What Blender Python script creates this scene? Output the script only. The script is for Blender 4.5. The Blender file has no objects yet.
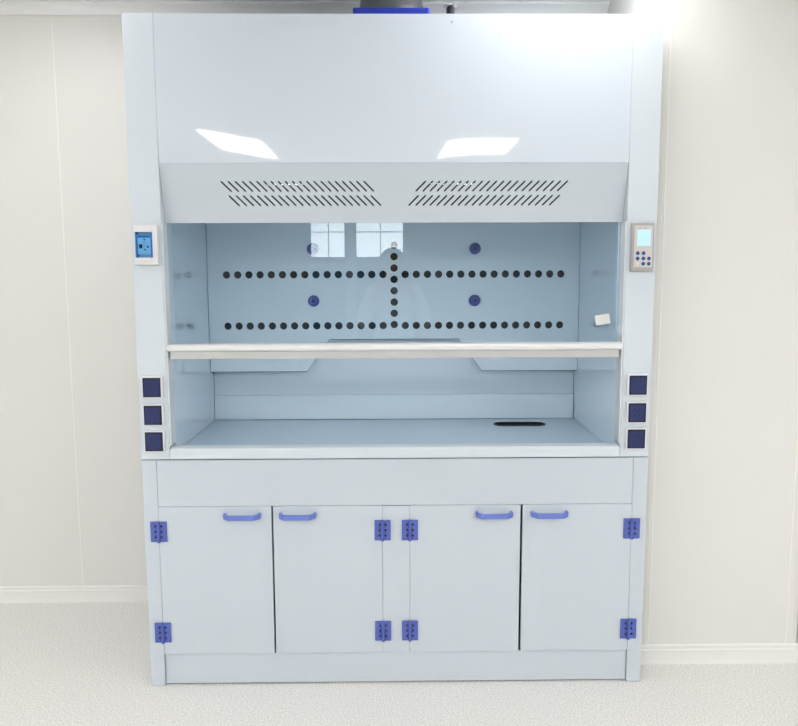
import bpy, bmesh, math, random
from mathutils import Vector, Matrix
random.seed(4)
S = bpy.context.scene
COL = S.collection
R = math.radians

# ------------------------------------------------------------------ materials
def mat(name, color, rough=0.5, spec=0.5, metal=0.0, noise=0.0, nscale=30.0, bump=0.0, bscale=200.0,
        emit=None, estr=0.0, coat=0.0, trans=0.0, ior=1.5):
    m = bpy.data.materials.new(name); m.use_nodes = True
    nt = m.node_tree; b = nt.nodes['Principled BSDF']
    b.inputs['Base Color'].default_value = (*color, 1)
    b.inputs['Roughness'].default_value = rough
    b.inputs['Specular IOR Level'].default_value = spec
    b.inputs['Metallic'].default_value = metal
    b.inputs['IOR'].default_value = ior
    if coat: b.inputs['Coat Weight'].default_value = coat; b.inputs['Coat Roughness'].default_value = 0.03
    if trans: b.inputs['Transmission Weight'].default_value = trans
    if emit:
        b.inputs['Emission Color'].default_value = (*emit, 1); b.inputs['Emission Strength'].default_value = estr
    tc = nt.nodes.new('ShaderNodeTexCoord')
    if noise:
        n = nt.nodes.new('ShaderNodeTexNoise'); n.inputs['Scale'].default_value = nscale; n.inputs['Detail'].default_value = 3
        nt.links.new(tc.outputs['Object'], n.inputs['Vector'])
        r = nt.nodes.new('ShaderNodeMapRange')
        r.inputs['To Min'].default_value = max(0, rough - noise); r.inputs['To Max'].default_value = rough + noise
        nt.links.new(n.outputs['Fac'], r.inputs['Value']); nt.links.new(r.outputs['Result'], b.inputs['Roughness'])
    if bump:
        n2 = nt.nodes.new('ShaderNodeTexNoise'); n2.inputs['Scale'].default_value = bscale
        nt.links.new(tc.outputs['Object'], n2.inputs['Vector'])
        bp = nt.nodes.new('ShaderNodeBump'); bp.inputs['Strength'].default_value = bump; bp.inputs['Distance'].default_value = 0.001
        nt.links.new(n2.outputs['Fac'], bp.inputs['Height']); nt.links.new(bp.outputs['Normal'], b.inputs['Normal'])
    return m

def glass_mat(name, tint, refl=0.09, rough=0.0):
    m = bpy.data.materials.new(name); m.use_nodes = True
    nt = m.node_tree; nt.nodes.clear()
    out = nt.nodes.new('ShaderNodeOutputMaterial'); mix = nt.nodes.new('ShaderNodeMixShader')
    tr = nt.nodes.new('ShaderNodeBsdfTransparent'); tr.inputs['Color'].default_value = (*tint, 1)
    gl = nt.nodes.new('ShaderNodeBsdfGlossy'); gl.inputs['Roughness'].default_value = rough
    lw = nt.nodes.new('ShaderNodeLayerWeight'); lw.inputs['Blend'].default_value = 0.5
    pw = nt.nodes.new('ShaderNodeMath'); pw.operation = 'POWER'; pw.inputs[1].default_value = 5.0
    ma = nt.nodes.new('ShaderNodeMath'); ma.operation = 'MULTIPLY_ADD'; ma.use_clamp = True
    ma.inputs[1].default_value = 1.0 - refl; ma.inputs[2].default_value = refl      # Schlick, same from both sides
    nt.links.new(lw.outputs['Facing'], pw.inputs[0]); nt.links.new(pw.outputs[0], ma.inputs[0]); nt.links.new(ma.outputs[0], mix.inputs[0])
    nt.links.new(tr.outputs[0], mix.inputs[1]); nt.links.new(gl.outputs[0], mix.inputs[2]); nt.links.new(mix.outputs[0], out.inputs['Surface'])
    return m

def emis(name, color, strength):
    m = bpy.data.materials.new(name); m.use_nodes = True
    nt = m.node_tree; nt.nodes.clear()
    out = nt.nodes.new('ShaderNodeOutputMaterial'); e = nt.nodes.new('ShaderNodeEmission')
    e.inputs['Color'].default_value = (*color, 1); e.inputs['Strength'].default_value = strength
    nt.links.new(e.outputs[0], out.inputs['Surface'])
    return m

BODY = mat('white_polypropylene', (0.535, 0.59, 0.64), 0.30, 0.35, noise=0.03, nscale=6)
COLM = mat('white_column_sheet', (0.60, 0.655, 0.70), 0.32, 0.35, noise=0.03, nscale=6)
PANEL = mat('gloss_white_polypropylene', (0.60, 0.66, 0.73), 0.035, 0.5)
JAMBLIT = mat('lit_jamb', (0.66, 0.695, 0.725), 0.3, 0.4)  # light falling on the columns' inner sides, put into a paler colour
LINER = mat('liner_bounce_tint', (0.76, 0.885, 0.985), 0.02, 0.5, coat=1.0)  # same plastic as the body; bounced light put into a paler, bluer colour
BAFF = mat('baffle_bounce_tint', (0.75, 0.87, 0.965), 0.22, 0.4, noise=0.03, nscale=5)  # interior bounce light put into the colour, as on the liner
WORK = mat('blue_grey_worktop', (0.62, 0.76, 0.90), 0.16, 0.5, noise=0.03, nscale=10)
RAIL = mat('white_rail', (0.74, 0.735, 0.735), 0.3, 0.4)
RAILG = mat('warm_grey_rail', (0.53, 0.525, 0.515), 0.35, 0.4)
GLASS = glass_mat('sash_glass', (0.92, 0.95, 0.965), 0.05)
EDGESH = mat('baffle_edge_shade', (0.16, 0.22, 0.29), 0.6, 0.2)  # shade of the gap at the baffle's lower edge, as a dark colour
DARK = mat('dark_recess', (0.015, 0.02, 0.025), 0.7)
PLENUM = mat('plenum_shade', (0.028, 0.038, 0.047), 0.9, 0.1)  # darkness of the unlit space behind holes and slots, put into the colour
BLUE = mat('blue_hinge_plastic', (0.085, 0.12, 0.42), 0.4, 0.4, bump=0.05)
BLUEH = mat('blue_handle_plastic', (0.125, 0.185, 0.56), 0.35, 0.5, bump=0.05)
BLUEF = mat('deep_blue_plastic', (0.012, 0.035, 0.40), 0.4, 0.4)
KNOB = mat('navy_knob_plastic', (0.05, 0.075, 0.36), 0.4, 0.4)
BLACK = mat('black_plastic', (0.012, 0.012, 0.016), 0.5, 0.4)
NAVY = mat('navy_socket', (0.014, 0.023, 0.108), 0.4, 0.4)
NAVYD = mat('navy_socket_frame', (0.006, 0.007, 0.03), 0.4, 0.4)
WHITE = mat('white_plastic', (0.72, 0.72, 0.74), 0.35, 0.4)
WARMW = mat('off_white_plastic', (0.60, 0.58, 0.57), 0.4, 0.4)
BOXW = mat('breaker_box_white', (0.74, 0.725, 0.73), 0.4, 0.4)
GREYB = mat('beige_grey_bezel', (0.40, 0.375, 0.365), 0.4, 0.4)
DUCT = mat('grey_duct', (0.085, 0.09, 0.10), 0.35, 0.5, bump=0.1, bscale=60)
METAL = mat('dull_metal', (0.45, 0.46, 0.48), 0.3, 0.5, metal=1.0)
SCREEN = mat('lcd_screen', (0.35, 0.55, 0.62), 0.3, 0.5, emit=(0.55, 0.85, 1.0), estr=0.32)
SCREEND = mat('lcd_segment', (0.42, 0.62, 0.72), 0.4, 0.4, emit=(0.45, 0.72, 0.9), estr=0.25)
BTN = mat('blue_button', (0.025, 0.075, 0.27), 0.4, 0.4)
BTNW = mat('pale_button', (0.72, 0.68, 0.58), 0.4, 0.4)
BRK = mat('pale_breaker', (0.72, 0.86, 0.90), 0.4, 0.4)
BRKB = mat('blue_breaker', (0.06, 0.22, 0.55), 0.35, 0.4)
RED = mat('dull_red_plastic', (0.45, 0.16, 0.20), 0.4, 0.4)
COVER = glass_mat('blue_clear_cover', (0.66, 0.85, 0.97), 0.05)
PAPER = mat('white_paper', (0.68, 0.69, 0.67), 0.7, 0.2)
WALL = mat('warm_white_wall', (0.695, 0.685, 0.655), 0.45, 0.35, noise=0.05, nscale=3)
BEAD = mat('joint_bead', (0.80, 0.79, 0.75), 0.4, 0.3)
BASEB = mat('baseboard_vinyl', (0.75, 0.74, 0.71), 0.35, 0.4)
ALU = mat('white_aluminium', (0.75, 0.75, 0.75), 0.35, 0.5)
WALLG = mat('grey_partition', (0.14, 0.16, 0.18), 0.5, 0.3)
FRAME = mat('grey_window_frame', (0.22, 0.27, 0.33), 0.4, 0.4)
DOORM = mat('dark_teal_door', (0.02, 0.05, 0.06), 0.4, 0.5)
WPANE = glass_mat('window_glass', (0.94, 0.96, 0.97), 0.04)
WVIEW = glass_mat('outdoor_view_tint', (0.13, 0.18, 0.22), 0.05)  # tint added to the lower panes for the dimmer, bluish view outside
DIFF = emis('light_diffuser', (1.0, 0.99, 0.98), 21.0)
DIFFW = emis('low_light_diffuser', (1.0, 0.99, 0.98), 5.0)
DIFFN = emis('dimmed_light_diffuser', (1.0, 0.99, 0.98), 6.8)

def ceiling_mat():
    m = mat('ceiling_panel', (0.62, 0.62, 0.60), 0.5, 0.3)
    nt = m.node_tree; b = nt.nodes['Principled BSDF']; L = nt.links
    tc = nt.nodes.new('ShaderNodeTexCoord'); sp = nt.nodes.new('ShaderNodeSeparateXYZ'); L.new(tc.outputs['Object'], sp.inputs[0])
    ad = nt.nodes.new('ShaderNodeMath'); ad.operation = 'ADD'; ad.inputs[1].default_value = 10.0 + 0.27
    L.new(sp.outputs['X'], ad.inputs[0])
    mo = nt.nodes.new('ShaderNodeMath'); mo.operation = 'MODULO'; mo.inputs[1].default_value = 0.6
    L.new(ad.outputs[0], mo.inputs[0])
    lt = nt.nodes.new('ShaderNodeMath'); lt.operation = 'LESS_THAN'; lt.inputs[1].default_value = 0.006
    L.new(mo.outputs[0], lt.inputs[0])
    mx = nt.nodes.new('ShaderNodeMix'); mx.data_type = 'RGBA'
    mx.inputs['A'].default_value = (0.82, 0.82, 0.82, 1); mx.inputs['B'].default_value = (0.6, 0.6, 0.6, 1)
    L.new(lt.outputs[0], mx.inputs['Factor']); L.new(mx.outputs['Result'], b.inputs['Base Color'])
    return m
CEIL = ceiling_mat()

def floor_mat():
    m = mat('speckled_vinyl', (0.6, 0.59, 0.56), 0.38, 0.4)
    nt = m.node_tree; b = nt.nodes['Principled BSDF']; L = nt.links
    tc = nt.nodes.new('ShaderNodeTexCoord')
    n = nt.nodes.new('ShaderNodeTexNoise'); n.inputs['Scale'].default_value = 175; n.inputs['Detail'].default_value = 3; n.inputs['Roughness'].default_value = 0.7
    L.new(tc.outputs['Object'], n.inputs['Vector'])
    cr = nt.nodes.new('ShaderNodeValToRGB'); e = cr.color_ramp.elements
    e[0].position = 0.32; e[0].color = (0.53, 0.515, 0.485, 1); e[1].position = 0.66; e[1].color = (0.93, 0.925, 0.90, 1)
    q = e.new(0.43); q.color = (0.68, 0.665, 0.635, 1); q = e.new(0.54); q.color = (0.775, 0.765, 0.74, 1)
    L.new(n.outputs['Fac'], cr.inputs['Fac'])
    v = nt.nodes.new('ShaderNodeTexVoronoi'); v.inputs['Scale'].default_value = 95
    L.new(tc.outputs['Object'], v.inputs['Vector'])
    cr2 = nt.nodes.new('ShaderNodeValToRGB'); f = cr2.color_ramp.elements
    f[0].position = 0.08; f[0].color = (0.85, 0.85, 0.84, 1); f[1].position = 0.25; f[1].color = (1, 1, 1, 1)
    L.new(v.outputs['Distance'], cr2.inputs['Fac'])
    mx = nt.nodes.new('ShaderNodeMix'); mx.data_type = 'RGBA'; mx.blend_type = 'MULTIPLY'; mx.inputs['Factor'].default_value = 0.8
    L.new(cr.outputs['Color'], mx.inputs['A']); L.new(cr2.outputs['Color'], mx.inputs['B']); L.new(mx.outputs['Result'], b.inputs['Base Color'])
    return m
FLOOR = floor_mat()

# ------------------------------------------------------------------ mesh helpers
def add_box(bm, x0, x1, y0, y1, z0, z1, bev=0.0, seg=2):
    g = bmesh.ops.create_cube(bm, size=1.0)
    vs = g['verts']
    c = Vector(((x0+x1)/2, (y0+y1)/2, (z0+z1)/2)); s = Vector((x1-x0, y1-y0, z1-z0))
    for v in vs: v.co = Vector((v.co.x*s.x, v.co.y*s.y, v.co.z*s.z)) + c
    if bev:
        es = list({e for v in vs for e in v.link_edges})
        bmesh.ops.bevel(bm, geom=es, offset=bev, segments=seg, profile=0.5, affect='EDGES')
    return bm

def add_cyl(bm, r, h, M, seg=24, r2=None, bev=0.0):
    g = bmesh.ops.create_cone(bm, cap_ends=True, segments=seg, radius1=r, radius2=r if r2 is None else r2, depth=h, matrix=M)
    if bev:
        es = [e for e in {e for v in g['verts'] for e in v.link_edges} if len(e.link_faces) == 2 and any(len(f.verts) > 4 for f in e.link_faces)]
        bmesh.ops.bevel(bm, geom=es, offset=bev, segments=2, profile=0.5, affect='EDGES')

def add_prism(bm, pts, a, b, axis='z', bev=0.0):
    """extrude the polygon pts between a and b along an axis: z -> (x,y), y -> (x,z), x -> (y,z)"""
    def P(u, v, t): return {'z': (u, v, t), 'y': (u, t, v), 'x': (t, u, v)}[axis]
    lo = [bm.verts.new(P(u, v, a)) for u, v in pts]; hi = [bm.verts.new(P(u, v, b)) for u, v in pts]
    n = len(pts); fs = [bm.faces.new(lo), bm.faces.new(list(reversed(hi)))]
    for i in range(n): fs.append(bm.faces.new((lo[i], lo[(i+1) % n], hi[(i+1) % n], hi[i])))
    bmesh.ops.recalc_face_normals(bm, faces=fs)
    if bev:
        es = list({e for f in fs for e in f.edges})
        bmesh.ops.bevel(bm, geom=es, offset=bev, segments=2, profile=0.5, affect='EDGES')
    return bm

def add_lathe(bm, prof, M, seg=32):
    rings = []
    for r, z in prof:
        rings.append([bm.verts.new(M @ Vector((r*math.cos(2*math.pi*i/seg), r*math.sin(2*math.pi*i/seg), z))) for i in range(seg)])
    fs = []
    for a, b in zip(rings, rings[1:]):
        for i in range(seg): fs.append(bm.faces.new((a[i], a[(i+1) % seg], b[(i+1) % seg], b[i])))
    fs.append(bm.faces.new(rings[0])); fs.append(bm.faces.new(list(reversed(rings[-1]))))
    bmesh.ops.recalc_face_normals(bm, faces=fs)

def add_sweep(bm, pts, w, h, up=Vector((0, 0, 1))):
    """rectangular bar of width w (in plane) and height h (along up) swept through pts"""
    rings = []
    for i, p in enumerate(pts):
        p = Vector(p)
        d1 = (p - Vector(pts[i-1])).normalized() if i else None
        d2 = (Vector(pts[i+1]) - p).normalized() if i < len(pts)-1 else None
        d = ((d1 or d2) + (d2 or d1)).normalized(); sd = d.cross(up).normalized()
        k = 1.0
        if d1 and d2: k = 1/max(0.3, math.cos(d1.angle(d2)/2))
        rings.append([bm.verts.new(p + sd*w/2*k*a + up*h/2*b) for a, b in ((-1, -1), (1, -1), (1, 1), (-1, 1))])
    fs = []
    for a, b in zip(rings, rings[1:]):
        for i in range(4): fs.append(bm.faces.new((a[i], a[(i+1) % 4], b[(i+1) % 4], b[i])))
    fs += [bm.faces.new(rings[0]), bm.faces.new(list(reversed(rings[-1])))]
    bmesh.ops.recalc_face_normals(bm, faces=fs)
    bmesh.ops.bevel(bm, geom=list({e for f in fs for e in f.edges}), offset=min(w, h)*0.2, segments=2, profile=0.5, affect='EDGES')

def finish(name, bm, m, parent=None, smooth=True, angle=35):
    me = bpy.data.meshes.new(name)
    bm.to_mesh(me); bm.free()
    for mm in (m if isinstance(m, (list, tuple)) else [m]): me.materials.append(mm)
    if smooth:
        for p in me.polygons: p.use_smooth = True
        me.set_sharp_from_angle(angle=R(angle))
        if angle == 35:                                   # flat faces stay flat, only bevels are rounded
            for p in me.polygons:
                if max(abs(c) for c in p.normal) > .9999: p.use_smooth = False
    o = bpy.data.objects.new(name, me); COL.objects.link(o)
    if parent:
        o.parent = parent
        inv = world_loc(parent)
        o.matrix_parent_inverse = Matrix.Identity(4)
        for v in me.vertices: v.co -= inv
    return o

def world_loc(o):
    l = Vector((0, 0, 0))
    while o: l += o.location; o = o.parent
    return l

def box(name, m, parent, x0, x1, y0, y1, z0, z1, bev=0.0015):
    return finish(name, add_box(bmesh.new(), x0, x1, y0, y1, z0, z1, bev), m, parent)

def thing(name, label, cat, loc, group=None):
    o = bpy.data.objects.new(name, None); COL.objects.link(o); o.location = loc; o.empty_display_size = 0.1
    o['label'] = label; o['category'] = cat
    if group: o['group'] = group
    return o

def struct(o):
    o['kind'] = 'structure'; return o

def cut(o, cutter):
    """cut real holes into o, in its own mesh"""
    md = o.modifiers.new('holes', 'BOOLEAN'); md.operation = 'DIFFERENCE'; md.object = cutter; md.solver = 'EXACT'
    dg = bpy.context.evaluated_depsgraph_get()
    me = bpy.data.meshes.new_from_object(o.evaluated_get(dg))
    o.modifiers.clear(); old = o.data; o.data = me; me.name = o.name
    bpy.data.meshes.remove(old); bpy.data.objects.remove(cutter)

RX = Matrix.Rotation(R(90), 4, 'X')      # cylinder axis along y
def at(x, y, z): return Matrix.Translation((x, y, z))

# ------------------------------------------------------------------ the room
X0, X1, Y0, Y1, ZC = -4.3, 4.0, -7.6, 0.733, 2.633
def sbox(name, m, *a, bev=0.0): return struct(box(name, m, None, *a, bev=bev))
sbox('floor', FLOOR, X0-.1, X1+.1, Y0-.1, Y1+.1, -0.1, 0.0)
sbox('ceiling', CEIL, X0-.1, X1+.1, Y0-.1, Y1+.1, ZC, ZC+.1)
sbox('wall_back', WALL, X0-.1, X1+.1, Y1, Y1+.1, 0, ZC)
sbox('wall_left', WALL, X0-.1, X0, Y0-.1, Y1, 0, ZC)
sbox('wall_right', WALL, X1, X1+.1, Y0-.1, Y1, 0, ZC)
# boxed-out wall beside the hood, with rounded corner profiles
PX0, PX1, PY = 0.912, 1.561, 0.133
bm = bmesh.new()
def arc(cx, cy, r, a0, a1, n=6): return [(cx+r*math.cos(R(a0+(a1-a0)*i/n)), cy+r*math.sin(R(a0+(a1-a0)*i/n))) for i in range(n+1)]
pts = [(PX0, Y1)] + arc(PX0+.05, PY+.05, .05, 180, 270) + arc(PX1-.03, PY+.03, .03, 270, 360) + [(PX1, Y1)]
add_prism(bm, pts, 0, ZC, 'z')
struct(finish('wall_pilaster', bm, WALL))
n_trim = [0]
def trim(m, *a, bev=0.0008):
    n_trim[0] += 1
    return sbox('trim_%d' % n_trim[0], m, *a, bev=bev)
trim(BEAD, -1.4445, -1.4385, Y1-.0015, Y1+.001, 0.075, ZC-.03)          # wall panel joint
trim(BEAD, -2.6445, -2.6385, Y1-.0015, Y1+.001, 0.075, ZC-.03)
trim(BEAD, 0.970, 0.975, PY-.0015, PY+.001, 0.075, ZC)
trim(BEAD, 1.503, 1.508, PY-.0015, PY+.001, 0.075, ZC)
# cove where wall meets ceiling
bm = bmesh.new(); add_prism(bm, [(Y1, ZC), (Y1, 2.59), (Y1-.006, 2.59), (Y1-.012, 2.606), (Y1-.024, 2.618), (Y1-.04, 2.624), (Y1-.04, ZC)], X0, PX0, 'x')
n_trim[0] += 1; struct(finish('trim_%d' % n_trim[0], bm, ALU))
def skirting(name, x0, x1, yw):
    bm = bmesh.new()
    add_prism(bm, [(yw, 0), (yw-.014, 0), (yw-.012, .004), (yw-.010, .02), (yw-.009, .045), (yw-.009, .054), (yw-.005, .058), (yw-.005, .070), (yw-.002, .075), (yw, .075)], x0, x1, 'x')
    return struct(finish(name, bm, BASEB))
skirting('baseboard_left', X0, -0.5, Y1)
skirting('baseboard_right', PX0-.008, PX1+.012, PY)
skirting('baseboard_back', PX1+.012, 1.595, Y1)
# dark door beyond the boxed-out wall
dm = struct(box('door_1', DOORM, None, 1.60, 2.50, Y1-.04, Y1-.001, 0.002, 2.10, bev=.003))
box('door_handle', METAL, dm, 1.66, 1.68, Y1-.09, Y1-.04, 0.98, 1.10, bev=.004)
# window wall opposite the hood (seen mirrored in the sash)
WX0, WX1, WZ0, WZ1 = -1.13, 0.21, 0.55, 2.35
bm = bmesh.new()
for a in ((X0, WX0, 0, ZC), (WX1, X1, 0, ZC), (WX0, WX1, 0, WZ0), (WX0, WX1, WZ1, ZC)):
    add_box(bm, a[0], a[1], Y0-.1, Y0, a[2], a[3])
struct(finish('wall_front', bm, WALLG))
WM0, WM1, WZM = -.628, -.467, 1.72
bm = bmesh.new(); yf0, yf1 = Y0-.07, Y0+.01
for a in ((WX0, WX0+.045, WZ0, WZ1), (WX1-.045, WX1, WZ0, WZ1), (WM0, WM1, WZ0, WZ1), (WX0, WX1, WZ0, WZ0+.05), (WX0, WX1, WZ1-.05, WZ1)):
    add_box(bm, a[0], a[1], yf0, yf1, a[2], a[3], .003)
w1 = struct(finish('window_1', bm, FRAME))
bm = bmesh.new()
for x0, x1 in ((WX0+.045, WM0), (WM1, WX1-.045)):
    xm = (x0+x1)/2 + .01
    add_box(bm, x0, x1, yf0+.02, yf1-.02, WZM-.015, WZM+.015)
    add_box(bm, x0, x1, yf0+.03, yf1-.03, 2.065, 2.077)
    add_box(bm, xm-.007, xm+.007, yf0+.03, yf1-.03, WZM, WZ1-.05)
finish('muntin', bm, FRAME, w1)
for x0, x1 in ((WX0+.045, WM0), (WM1, WX1-.045)):
    box('upper_pane', WPANE, w1, x0, x1, Y0-.032, Y0-.028, WZM+.015, WZ1-.05, bev=0)
    box('lower_pane', WVIEW, w1, x0, x1, Y0-.032, Y0-.028, WZ0+.05, WZM-.015, bev=0)

# ------------------------------------------------------------------ ceiling lights
def ceiling_light(x, y, sx, sy, label, m=None, drop=.009):
    t = thing('ceiling_light', label, 'ceiling light', (x, y, ZC), 'recessed ceiling panel lights')
    bm = bmesh.new(); f = .02
    for a in ((x-sx/2-f, x+sx/2+f, y-sy/2-f, y-sy/2), (x-sx/2-f, x+sx/2+f, y+sy/2, y+sy/2+f), (x-sx/2-f, x-sx/2, y-sy/2, y+sy/2), (x+sx/2, x+sx/2+f, y-sy/2, y+sy/2)):
        add_box(bm, a[0], a[1], a[2], a[3], ZC-.014, ZC-.0005)
    finish('frame', bm, ALU, t)
    box('diffuser', m or DIFF, t, x-sx/2, x+sx/2, y-sy/2, y+sy/2, ZC-drop, ZC-.0005, bev=0)
    return t
ceiling_light(0.77, -4.22, .60, .82, 'white panel light mirrored in the hood front, right of centre')
ceiling_light(-1.32, -4.10, .52, .82, 'white panel light mirrored in the hood front, left of centre')
ceiling_light(0.60, -0.06, .60, .60, 'white panel light in the ceiling above the right front of the hood', DIFFN, .05)
ceiling_light(-1.32, -0.06, .60, .60, 'white panel light in the ceiling above the left front of the hood', DIFFW, .05)
for x, y, l in ((-3.40, -2.2, 'unseen panel light added for fill, middle row, nearest the left wall'), (2.86, -2.2, 'unseen panel light added for fill, middle row, nearest the right wall'),
                (-3.40, -4.15, 'unseen panel light added for fill, front row, nearest the left wall'), (2.86, -4.15, 'unseen panel light added for fill, front row, nearest the right wall'),
                (-3.40, -6.6, 'unseen panel light added for fill by the window wall, nearest the left wall'), (-1.32, -6.6, 'unseen panel light added for fill by the window wall, second from the left wall'),
                (.77, -6.6, 'unseen panel light added for fill by the window wall, second from the right wall'), (2.86, -6.6, 'unseen panel light added for fill by the window wall, nearest the right wall')):
    ceiling_light(x, y, .60, .80, l)  # these unseen panels are added for frontal fill light

# ------------------------------------------------------------------ fume hood (upper part)
HZ0, HZ1 = 0.849, 2.357
XI = 0.798                                # inner face of the columns
YS = 0.052                                # sash plane
YB = 0.69
hood = thing('fume_hood', 'large bluish white fume hood with half-raised glass sash standing on the four-door cabinet', 'fume hood', (0, 0, HZ0))
for s in (-1, 1):
    a, b = sorted((s*XI, s*0.90))
    box('side_column', COLM, hood, a, b, 0, YB, HZ0+.001, HZ1, bev=.0015)
# front panel: thin sheet, very slightly twisted at its left end as the mirrored lamp shows
bm = bmesh.new()
nx, nz = 80, 30; x0, x1, z0, z1 = -XI+.0006, XI-.0006, 1.8742, HZ1-.0005
def warp(x, z):
    dx, dz = x+.53, z-1.942
    return 0.058*dx*dz*math.exp(-(dx*dx)/(2*.45**2) - dz*dz/(2*.22**2)) * (1 if x < 0 else math.exp(-x*x/.02))
grid = [[bm.verts.new((x0+(x1-x0)*i/nx, 0.002+warp(x0+(x1-x0)*i/nx, z0+(z1-z0)*j/nz), z0+(z1-z0)*j/nz)) for i in range(nx+1)] for j in range(nz+1)]
for j in range(nz):
    for i in range(nx): bm.faces.new((grid[j][i], grid[j][i+1], grid[j+1][i+1], grid[j+1][i]))
r = bmesh.ops.extrude_face_region(bm, geom=bm.faces[:])
for v in [g for g in r['geom'] if isinstance(g, bmesh.types.BMVert)]: v.co.y += .012
bmesh.ops.recalc_face_normals(bm, faces=bm.faces[:])
finish('front_panel', bm, PANEL, hood, angle=30)
box('roof_panel', BODY, hood, -XI+.002, XI-.002, 0.016, YB, HZ1-.014, HZ1-.001, bev=.001)
box('back_panel', PLENUM, hood, -XI+.001, XI-.001, YB-.012, YB-.002, HZ0+.02, HZ1-.016, bev=0)
# valance: slanted strip with four banks of slanted slots
VZ0, VZ1, VT = 1.677, 1.8738, 0.046       # bottom, top, how far the bottom leans in
def val_pt(x, z, d=0.0):                  # a point on the slanted front, d behind it
    f = (VZ1 - z)/(VZ1 - VZ0); n = Vector((0, VZ1-VZ0, VT)).normalized()   # inward normal
    return Vector((x, .002 + VT*f, z)) + n*d
bm = bmesh.new()
v = [bm.verts.new(val_pt(x, z, d)) for d in (0, .006) for x, z in ((-XI+.001, VZ0), (XI-.001, VZ0), (XI-.001, VZ1), (-XI+.001, VZ1))]
for f in ((0, 1, 2, 3), (7, 6, 5, 4), (0, 4, 5, 1), (1, 5, 6, 2), (2, 6, 7, 3), (3, 7, 4, 0)): bm.faces.new([v[i] for i in f])
bmesh.ops.recalc_face_normals(bm, faces=bm.faces[:])
val = finish('valance', bm, BODY, None, smooth=False)
bm = bmesh.new()
for zt, zb, xs in ((1.814, 1.782, .589), (1.767, 1.735, .565)):
    for k in range(21):
        xa, xb = -xs + k*.0242, -xs + .0325 + k*.0242
        for s in (-1, 1):
            k_ = 1.006
            A, B = Vector((s*-xa*k_, zt)), Vector((s*-xb*k_, zb)); d = (B-A).normalized(); n = Vector((-d.y, d.x)); w = .0026
            out = [A+n*w, A+d*-w*.4+n*w*.6, A-d*w*.6, A-d*w*.4-n*w*.6, A-n*w, B-n*w, B+d*w*.4-n*w*.6, B+d*w*.6, B+d*w*.4+n*w*.6, B+n*w]
            lo = [bm.verts.new(val_pt(p.x, p.y, -.004)) for p in out]; hi = [bm.verts.new(val_pt(p.x, p.y, .012)) for p in out]
            fs = [bm.faces.new(lo), bm.faces.new(list(reversed(hi)))]
            for i in range(len(out)): j = (i+1) % len(out); fs.append(bm.faces.new((lo[i], lo[j], hi[j], hi[i])))
            bmesh.ops.recalc_face_normals(bm, faces=fs)
cut(val, finish('cutter', bm, BODY, None, smooth=False))
val.parent = hood
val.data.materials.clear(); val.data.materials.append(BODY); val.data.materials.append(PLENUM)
for p in val.data.polygons: p.material_index = 1 if (p.area < 4e-4 and abs(p.normal.y) < .8) else 0  # walls of the slots coloured dark for the shade inside them
for vv in val.data.vertices: vv.co -= hood.location
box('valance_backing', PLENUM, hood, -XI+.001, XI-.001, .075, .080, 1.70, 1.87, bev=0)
# interior lining
for s in (-1, 1):
    a, b = sorted((s*(XI-.005), s*(XI-.0002)))
    box('side_liner', LINER, hood, a, b, YS+.0025, YB-.013, .862, 2.335, bev=.0005)
    box('column_lit_face', JAMBLIT, hood, a, b, .003, YS+.002, .8995, VZ0-.001, bev=.0005)  # strip added for the brightly lit inner side of the column
box('inner_ceiling', LINER, hood, -XI+.006, XI-.006, .085, YB-.014, 2.02, 2.03, bev=0)
# access panel on the right lining
bm = bmesh.new(); add_box(bm, XI-.0115, XI-.0053, .062, .535, 1.300, 1.86, .0004); finish('access_panel', bm, LINER, hood)
# baffle with its rows of round holes
YF = 0.612; KF = .9914                  # measured at .64, moved along the sight lines
def zf(z): return 1.4978 + (z-1.4978)*KF
bm = bmesh.new()
bx = XI-.0065
poly = [(-bx, 1.0835), (-.378, 1.0835), (-.277, 1.2225), (.277, 1.2225), (.378, 1.0835), (bx, 1.0835), (bx, 2.015), (-bx, 2.015)]
add_prism(bm, poly, YF, YF+.008, 'y')
baf = finish('baffle', bm, BAFF, None, smooth=False)
bm = bmesh.new(); pitch = .0479; hr = .0158
holes = [(-.7185+pitch*i, z) for z in (1.4975, 1.2775) for i in range(31) if i != 15] + [(0, 1.622-.0486*i) for i in range(8)]
for x, z in holes: add_cyl(bm, hr, .03, at(x*KF, YF+.004, zf(z)) @ RX, 20)
cut(baf, finish('cutter', bm, LINER, None, smooth=False))
baf.parent = hood
for vv in baf.data.vertices: vv.co -= hood.location
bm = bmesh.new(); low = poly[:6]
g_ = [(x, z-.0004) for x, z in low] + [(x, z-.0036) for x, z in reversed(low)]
add_prism(bm, g_, YF+.001, YF+.012, 'y'); finish('baffle_shade_strip', bm, EDGESH, hood, smooth=False)  # dark strip added as the shadow line under the baffle
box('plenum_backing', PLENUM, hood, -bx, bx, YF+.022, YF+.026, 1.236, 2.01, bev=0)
for x in (-.347, .347):
    for z in (1.606, 1.385):
        bm = bmesh.new(); M = at(x*KF, YF-.0002, zf(z)) @ RX
        add_lathe(bm, [(.0245, 0), (.0245, .006), (.023, .008), (.013, .009), (.012, .018), (.010, .020)], M, 28)
        k = finish('baffle_knob', bm, KNOB, hood)
        bm = bmesh.new(); add_cyl(bm, .0045, .003, at(x*KF, YF-.0212, zf(z)) @ RX, 12); finish('knob_screw', bm, BLACK, k)
# lower back lining, with the step of the lower baffle
box('back_liner', BAFF, hood, -bx, bx, .6705, .6765, .862, 1.235, bev=.0005)
box('lower_baffle', BAFF, hood, -bx, bx, .660, .6698, .8625, .972, bev=.003)
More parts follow.
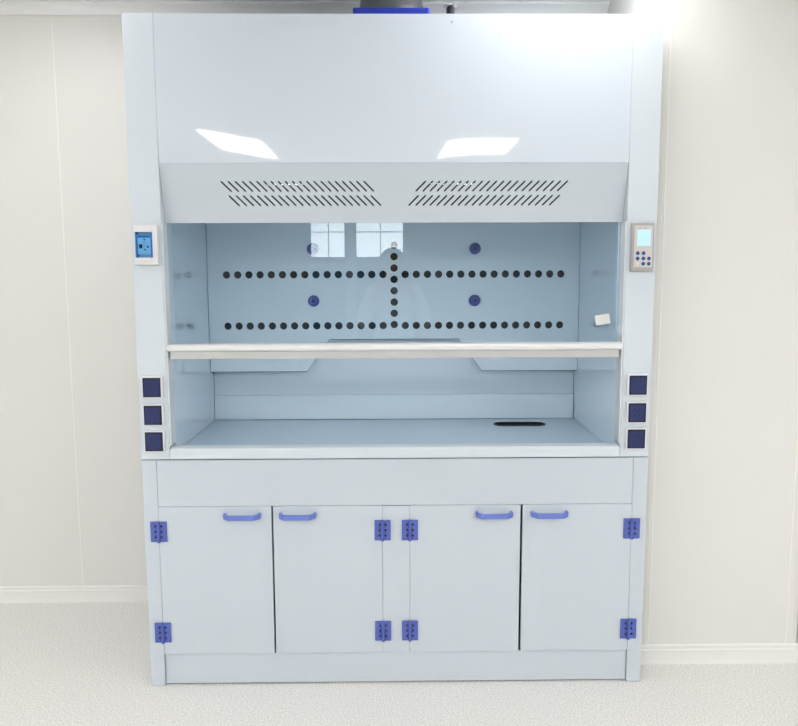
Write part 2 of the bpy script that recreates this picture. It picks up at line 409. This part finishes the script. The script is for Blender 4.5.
# worktop and cup sink
wt = finish('worktop', add_box(bmesh.new(), -XI+.0055, XI-.0055, .030, .6765, .8502, .861, .0), WORK, None, smooth=False)
def capsule(cx, cy, hx, r, n=10):
    p = [(cx+hx-r+r*math.cos(R(-90+180*i/n)), cy+r*math.sin(R(-90+180*i/n))) for i in range(n+1)]
    return p + [(cx-hx+r+r*math.cos(R(90+180*i/n)), cy+r*math.sin(R(90+180*i/n))) for i in range(n+1)]
bm = bmesh.new(); add_prism(bm, capsule(.533, .538, .112, .042), .80, .90, 'z')
cut(wt, finish('cutter', bm, WORK, None, smooth=False)); wt.parent = hood
for vv in wt.data.vertices: vv.co -= hood.location
bm = bmesh.new()
o_ = capsule(.533, .538, .1115, .0415); i_ = capsule(.533, .538, .104, .034); n = len(o_)
ring = [[bm.verts.new((x, y, z)) for x, y in pp] for pp, z in ((o_, .8504), (o_, .8632), (i_, .8632), (i_, .8512))]
for a, b in zip(ring, ring[1:]):
    for i in range(n): bm.faces.new((a[i], a[(i+1) % n], b[(i+1) % n], b[i]))
bm.faces.new(ring[-1]); bmesh.ops.recalc_face_normals(bm, faces=bm.faces[:])
finish('cup_sink', bm, BLACK, hood)
# front sill with a sloping top
bm = bmesh.new(); add_prism(bm, [(-.008, .852), (-.008, .882), (-.002, .890), (.030, .893), (.036, .893), (.036, .862), (.029, .862), (.029, .852)], -XI+.003, XI-.003, 'x', .0015)
finish('front_sill', bm, COLM, hood)
# sash
sash = finish('sash', add_box(bmesh.new(), -XI+.0058, XI-.0058, YS, YS+.005, 1.232, VZ0+.20, 0), GLASS, hood, smooth=False)
bm = bmesh.new(); add_prism(bm, [(.000, 1.233), (-.006, 1.239), (-.006, 1.250), (.002, 1.257), (.046, 1.257), (.046, 1.233)], -XI+.004, XI-.004, 'x', .0015)
finish('sash_rail', bm, RAIL, sash)
bm = bmesh.new(); add_box(bm, -XI+.012, XI-.012, .006, .044, 1.206, 1.2325, .002); finish('sash_grip', bm, RAILG, sash)
bm = bmesh.new(); add_box(bm, -.026, .026, -.0006, 0, -.018, .018)
bmesh.ops.transform(bm, matrix=at(.737, YS-.0002, 1.336) @ Matrix.Rotation(R(-9), 4, 'Y'), verts=bm.verts[:])
finish('paper_sticker', bm, PAPER, sash)

# control panel, right column
cp = box('control_panel', GREYB, hood, .810, .888, -.018, -.0005, 1.505, 1.670, bev=.003)
box('panel_face', WARMW, cp, .818, .881, -.0205, -.018, 1.519, 1.660, bev=.001)
sc = box('screen', SCREEN, cp, .8275, .8735, -.0215, -.0204, 1.592, 1.647, bev=.0005)
bm = bmesh.new()
for x0, x1, z0, z1 in ((.832, .846, 1.627, 1.629), (.832, .870, 1.617, 1.619), (.832, .840, 1.605, 1.614), (.843, .851, 1.605, 1.614), (.856, .866, 1.607, 1.612), (.832, .868, 1.597, 1.599)):
    add_box(bm, x0, x1, -.022, -.0214, z0, z1)
finish('screen_segments', bm, SCREEND, cp)
bm = bmesh.new()
for x0, x1 in ((.829, .834), (.8355, .839), (.8405, .843), (.8495, .852), (.853, .857), (.8585, .861)):
    add_box(bm, x0, x1, -.0212, -.0204, 1.650, 1.6535)
finish('panel_mark', bm, GREYB, cp)
for x, z, m in ((.830, 1.567, BTN), (.850, 1.567, BTN), (.830, 1.549, BTN), (.850, 1.549, BTN), (.869, 1.549, BTN), (.830, 1.531, BTNW), (.850, 1.531, BTN), (.869, 1.531, BTN)):
    bm = bmesh.new(); add_cyl(bm, .0066, .004, at(x, -.0222, z) @ RX, 20, bev=.0008); nf = len(bm.faces)
    add_box(bm, x-.0022, x+.0022, -.0247, -.0241, z-.0006, z+.0006); add_box(bm, x-.0006, x+.0006, -.0247, -.0241, z-.0022, z+.0022)
    for f in list(bm.faces)[nf:]: f.material_index = 1
    finish('button', bm, [m, WARMW], cp)

# breaker box, left column
bb = finish('breaker_box', add_box(bmesh.new(), -.886, -.806, -.022, -.0005, 1.532, 1.667, .003), BOXW, None)
cut(bb, finish('cutter', add_box(bmesh.new(), -.8795, -.8225, -.04, -.006, 1.556, 1.643), WARMW, None)); bb.parent = hood
for vv in bb.data.vertices: vv.co -= hood.location
br = box('breaker', BRK, bb, -.875, -.8297, -.016, -.0062, 1.568, 1.634, bev=.001)
box('breaker_end', BRKB, bb, -.8792, -.8752, -.020, -.0062, 1.558, 1.641, bev=.0005)
box('breaker_end', BRKB, bb, -.8295, -.8228, -.020, -.0062, 1.558, 1.641, bev=.0005)
box('breaker_band', BRKB, bb, -.874, -.831, -.0172, -.0158, 1.624, 1.632, bev=.0005)
box('toggle', BLACK, bb, -.869, -.859, -.0185, -.0158, 1.588, 1.602, bev=.0008)
box('toggle_bridge', WHITE, bb, -.858, -.846, -.019, -.0158, 1.592, 1.612, bev=.0008)
box('terminal_screw', BTN, bb, -.854, -.848, -.0172, -.0158, 1.615, 1.620, bev=.0005)
box('test_button', BTN, bb, -.843, -.837, -.018, -.0158, 1.590, 1.597, bev=.0005)
box('reset_button', RED, bb, -.854, -.847, -.018, -.0158, 1.581, 1.587, bev=.0005)
bm = bmesh.new(); w_, t_ = .0285, .0012
prof = [(-w_, -.0225), (-w_, -.028), (-w_+.005, -.031), (w_-.005, -.031), (w_, -.028), (w_, -.0225), (w_-t_, -.0225), (w_-t_, -.0275), (w_-.006, -.0298), (-w_+.006, -.0298), (-w_+t_, -.0275), (-w_+t_, -.0225)]
add_prism(bm, [(x-.851, y) for x, y in prof], 1.557, 1.642, 'z'); cv = finish('clear_cover', bm, COVER, bb)
box('cover_hood', WHITE, bb, -.8800, -.8220, -.031, -.0224, 1.6422, 1.651, bev=.002)
box('cover_latch', WHITE, bb, -.870, -.832, -.031, -.0224, 1.5485, 1.5568, bev=.002)

# sockets
def socket(x, z):
    pl = box('socket', WHITE, hood, x-.036, x+.036, -.014, -.0005, z-.037, z+.039, bev=.002)
    fr = box('socket_frame', NAVYD, pl, x-.031, x+.031, -.0165, -.0139, z-.0335, z+.0345, bev=.001)
    fc = finish('socket_face', add_box(bmesh.new(), x-.0255, x+.0255, -.0175, -.0164, z-.028, z+.028, .0005), NAVY, None, smooth=False)
    bm = bmesh.new()
    for dx, dz, a in ((-.009, .011, 0), (.009, .011, 0), (0, .004, 0), (-.008, -.010, 25), (.008, -.010, -25)):
        g = bmesh.new(); add_box(g, -.0022, .0022, -.004, .004, -.0035, .0035)
        bmesh.ops.transform(g, matrix=at(x+dx, -.0178, z+dz) @ Matrix.Rotation(R(a), 4, 'Y'), verts=g.verts[:])
        me = bpy.data.meshes.new('t'); g.to_mesh(me); g.free(); bm.from_mesh(me); bpy.data.meshes.remove(me)
    cut(fc, finish('cutter', bm, NAVY, None, smooth=False)); fc.parent = pl
    for vv in fc.data.vertices: vv.co -= hood.location
for x in (-.848, .850):
    for z in (1.109, 1.011, .917): socket(x, z)

bm = bmesh.new(); add_cyl(bm, .0035, .003, at(.192, .0005, 2.330) @ RX, 14); finish('panel_screw', bm, METAL, hood)
# cable gland on the roof
bm = bmesh.new(); add_lathe(bm, [(.026, 0), (.026, .006), (.014, .008), (.014, .050), (.0145, .058)], at(.196, .12, HZ1-.0008), 20)
cg = finish('cable_gland', bm, BLACK, hood)
bm = bmesh.new(); add_lathe(bm, [(.016, 0), (.025, .003), (.025, .007), (.012, .012)], at(.196, .12, HZ1+.0572), 6); finish('gland_nut', bm, METAL, cg)

# ------------------------------------------------------------------ exhaust duct
duct = thing('exhaust_duct', 'grey round exhaust duct in a blue collar on the hood roof', 'duct', (-.008, .36, HZ1))
bm = bmesh.new(); add_prism(bm, [(x, y) for x, y in ((-.141, .22), (.125, .22), (.131, .226), (.131, .494), (.125, .50), (-.141, .50), (-.147, .494), (-.147, .226))], HZ1, HZ1+.0925, 'z', .002); finish('collar', bm, BLUEF, duct)
bm = bmesh.new(); add_lathe(bm, [(.126, .0925), (.126, .094), (.127, .104), (.124, .118), (.120, .135), (.116, .16), (.116, ZC-HZ1)], at(-.008, .36, HZ1), 48); finish('duct_tube', bm, DUCT, duct)

# ------------------------------------------------------------------ base cabinet
cab = thing('base_cabinet', 'bluish white four-door cabinet under the fume hood with blue hinges and handles', 'cabinet', (0, 0, 0))
BT = 0.847
bm = bmesh.new()
for s in (-1, 1):
    a, b = sorted((s*.848, s*.90)); add_box(bm, a, b, 0, .68, 0.001, BT, .002)
add_box(bm, -.049, .049, .001, .03, .1235, .675, .001)
add_box(bm, -.847, .847, .02, .67, .10, .118)
add_box(bm, -.847, .847, .66, .675, .10, BT)
add_box(bm, -.847, .847, .03, .66, .80, .836)
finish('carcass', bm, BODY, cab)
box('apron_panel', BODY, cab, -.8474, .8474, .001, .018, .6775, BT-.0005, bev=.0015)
box('toe_kick', BODY, cab, -.8468, .8468, .008, .024, .006, .1214, bev=.001)
def hinge(x, z, parent):
    h = bmesh.new()
    for s in (-1, 1):
        a, b = sorted((s*.0055, s*.029)); add_box(h, x+a, x+b, -.0075, -.0002, z-.037, z+.037, .0015)
    add_cyl(h, .0055, .078, at(x, -.0085, z), 14, bev=.001)
    lf = finish('hinge', h, BLUE, None, smooth=False)
    c = bmesh.new()
    for s in (-1, 1):
        for dz in (-.019, .001, .021): add_cyl(c, .0046, .02, at(x+s*.0108, -.010, z+dz) @ RX, 10)
    cut(lf, finish('cutter', c, BLUE, None, smooth=False)); lf.parent = parent
    s_ = bmesh.new()
    for s in (-1, 1):
        for dz in (-.019, .001, .021): add_cyl(s_, .0042, .001, at(x+s*.0108, -.0048, z+dz) @ RX, 10)
    me = bpy.data.meshes.new('t'); s_.to_mesh(me); s_.free(); hb_ = bmesh.new(); hb_.from_mesh(lf.data); nf = len(hb_.faces); hb_.from_mesh(me); bpy.data.meshes.remove(me)
    hb_.faces.ensure_lookup_table()
    for f in hb_.faces[nf:]: f.material_index = 1
    hb_.to_mesh(lf.data); hb_.free(); lf.data.materials.append(BLACK)
for x0, x1, hx, lx in ((-.8474, -.4455, -.548, -.848), (-.4395, -.0496, -.351, -.0485), (.0496, .4465, .351, .0495), (.4545, .8474, .549, .848)):
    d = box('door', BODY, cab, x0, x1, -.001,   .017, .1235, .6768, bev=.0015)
    hb = bmesh.new(); zc = .6455
    add_sweep(hb, [(hx-.061, -.0008, zc), (hx-.061, -.018, zc), (hx-.045, -.036, zc), (hx+.045, -.036, zc), (hx+.061, -.018, zc), (hx+.061, -.0008, zc)], .010, .018)
    finish('handle', hb, BLUEH, d)
    for z in (.587, .208): hinge(lx, z, d)

# ------------------------------------------------------------------ the photographer, mirrored in the sash
COAT = mat('pale_blue_coat', (0.62, 0.76, 0.88), 0.8, 0.2); SKIN = mat('skin', (0.60, 0.40, 0.31), 0.5, 0.4)
TROUS = mat('dark_trousers', (0.03, 0.035, 0.05), 0.8, 0.2); SHOE = mat('dark_shoes', (0.02, 0.02, 0.022), 0.5, 0.4)
HAIR = mat('black_hair', (0.012, 0.010, 0.010), 0.5, 0.4); LIP = mat('lips', (0.42, 0.18, 0.16), 0.5, 0.3)
def skinned(verts, edges, root, levels=2):
    me = bpy.data.meshes.new('t'); me.from_pydata([Vector(v[:3]) for v in verts], edges, [])
    o = bpy.data.objects.new('t', me); COL.objects.link(o)
    md = o.modifiers.new('skin', 'SKIN'); md.use_smooth_shade = True
    for i, v in enumerate(verts):
        sv = me.skin_vertices[0].data[i]; sv.radius = (v[3], v[4] if len(v) > 4 else v[3]); sv.use_root = (i == root)
    sb = o.modifiers.new('sub', 'SUBSURF'); sb.levels = levels; sb.render_levels = levels
    dg = bpy.context.evaluated_depsgraph_get(); out = bpy.data.meshes.new_from_object(o.evaluated_get(dg))
    bpy.data.objects.remove(o); bpy.data.meshes.remove(me); return out
P0 = Vector((.015, -3.02, -.032))
per = thing('person', 'person in a pale blue coat holding up a phone, mirrored in the glass sash', 'person', (P0.x, P0.y, 0))
V = [(0, 0, .94, .15, .115), (0, 0, 1.08, .135, .105), (0, .005, 1.26, .155, .12), (0, 0, 1.40, .13, .095), (-.005, .01, 1.475, .056), (-.01, .02, 1.53, .054), (-.012, .035, 1.585, .072, .082), (-.012, .03, 1.64, .076, .088), (-.012, .02, 1.69, .058, .066)]
Eg = [(i, i+1) for i in range(8)]
for sd in (-1, 1):
    n = len(V); V += [(sd*.165, 0, 1.40, .062), (sd*.245, .06, 1.21, .047), (sd*.225, .13, 1.15, .045), (sd*.125, .335, 1.40, .028)]
    Eg += [(3, n), (n, n+1), (n+1, n+2), (n+2, n+3)]
    n = len(V); V += [(sd*.085, 0, .86, .095), (sd*.10, .01, .50, .062), (sd*.105, -.02, .15, .043), (sd*.105, -.01, .082, .042), (sd*.12, .13, .068, .036, .03)]
    Eg += [(0, n), (n, n+1), (n+1, n+2), (n+2, n+3), (n+3, n+4)]
bm = bmesh.new(); me = skinned(V, Eg, 0); bm.from_mesh(me); bpy.data.meshes.remove(me)
for sd in (-1, 1):                                     # hands: palm, four fingers closing behind the phone, thumb in front
    w_ = Vector((sd*.125, .335, 1.40)); hv = [(*w_, .026, .022), (sd*.105, .365, 1.435, .030, .014), (sd*.098, .375, 1.465, .032, .013)]; he = [(0, 1), (1, 2)]
    for k, ln in enumerate((.072, .080, .075, .060)):
        b = len(hv); z = 1.495-.017*k; y0 = .392
        hv += [(sd*.092, y0-.004, z, .0085), (sd*.083, y0+.010, z+.004, .008), (sd*(.083-ln*.5), y0+.017, z+.006, .0075), (sd*(.083-ln*.8), y0+.015, z+.006, .0065)]
        he += [(2, b), (b, b+1), (b+1, b+2), (b+2, b+3)]
    b = len(hv); hv += [(sd*.090, .362, 1.452, .011), (sd*.075, .372, 1.474, .009), (sd*.062, .378, 1.492, .0075)]; he += [(1, b), (b, b+1), (b+1, b+2)]
    me = skinned(hv, he, 0, 1); bm.from_mesh(me); bpy.data.meshes.remove(me)
bmesh.ops.create_icosphere(bm, subdivisions=2, radius=.013, matrix=at(-.012, .122, 1.605) @ Matrix.Diagonal((.9, 1.1, 1.6, 1)))
for sd in (-1, 1): bmesh.ops.create_icosphere(bm, subdivisions=2, radius=.02, matrix=at(-.012+sd*.078, .028, 1.612) @ Matrix.Diagonal((.4, .8, 1.4, 1)))
for f in bm.faces:
    c = f.calc_center_median()
    hand = c.y > .31 and c.z > 1.2
    f.material_index = 1 if (c.z > 1.50 or hand) else (0 if c.z > .98 else (2 if c.z > .13 else 3))
for v in bm.verts: v.co += P0
finish('body', bm, [COAT, SKIN, TROUS, SHOE], per, angle=180)
bm = bmesh.new(); rings = []
for k in range(9):
    t_ = k/8; z = 1.10 - .58*t_; rx, ry = .150+.075*t_, .122+.060*t_
    rings.append([bm.verts.new(P0+Vector(((rx+.008*t_*math.sin(7*a*2*math.pi/40))*math.cos(a*2*math.pi/40), ry*math.sin(a*2*math.pi/40), z))) for a in range(40)])
for ra, rb in zip(rings, rings[1:]):
    for a in range(40): bm.faces.new((ra[a], ra[(a+1) % 40], rb[(a+1) % 40], rb[a]))
ex = bmesh.ops.solidify(bm, geom=bm.faces[:], thickness=-.006); bmesh.ops.recalc_face_normals(bm, faces=bm.faces[:])
finish('coat', bm, COAT, per, angle=80)
bm = bmesh.new(); bmesh.ops.create_uvsphere(bm, u_segments=28, v_segments=18, radius=1, matrix=at(-.012, .012, 1.652) @ Matrix.Diagonal((.090, .104, .078, 1)))
for v in bm.verts:
    if v.co.y > .06 and v.co.z < 1.68: v.co.y = .06 + (v.co.y-.06)*.25; 
    if v.co.z < 1.64 and v.co.y < .03: v.co.z -= .05
    v.co += P0
finish('hair', bm, HAIR, per, angle=180)
for sd in (-1, 1):
    bm = bmesh.new(); bmesh.ops.create_uvsphere(bm, u_segments=14, v_segments=10, radius=.010, matrix=at(*(P0+Vector((-.012+sd*.030, .108, 1.622))))); finish('eye', bm, HAIR, per, angle=180)
bm = bmesh.new(); bmesh.ops.create_uvsphere(bm, u_segments=16, v_segments=10, radius=1, matrix=at(*(P0+Vector((-.012, .112, 1.572)))) @ Matrix.Diagonal((.022, .006, .006, 1))); finish('mouth', bm, LIP, per, angle=180)
ph = thing('phone', 'black phone held up in both hands by the person in the blue coat', 'phone', (-.0, -2.622, 1.445))
box('phone_body', BLACK, ph, -.020, .125, -2.6265, -2.6195, 1.436, 1.508, bev=.003)
bm = bmesh.new(); add_cyl(bm, .008, .002, at(.10, -2.6187, 1.485) @ RX, 20); finish('phone_lens', bm, GREYB, ph)

# ------------------------------------------------------------------ world, camera
w = bpy.data.worlds.new('sky'); S.world = w; w.use_nodes = True
bg = w.node_tree.nodes['Background']; bg.inputs['Color'].default_value = (0.93, 0.97, 1.0, 1); bg.inputs['Strength'].default_value = 8.0
cam = bpy.data.cameras.new('camera'); co = bpy.data.objects.new('camera', cam); COL.objects.link(co)
cam.sensor_width = 36; cam.sensor_fit = 'HORIZONTAL'; cam.lens = 750/798*36; cam.clip_start = .02
co.location = (-.01946, -2.6046, 1.49777); co.rotation_euler = (R(83.257), R(.18313), R(-.72074))
S.camera = co
vs = S.view_settings; vs.view_transform = 'Standard'; vs.look = 'None'; vs.gamma = 1; vs.use_curve_mapping = False; vs.exposure = 0.22
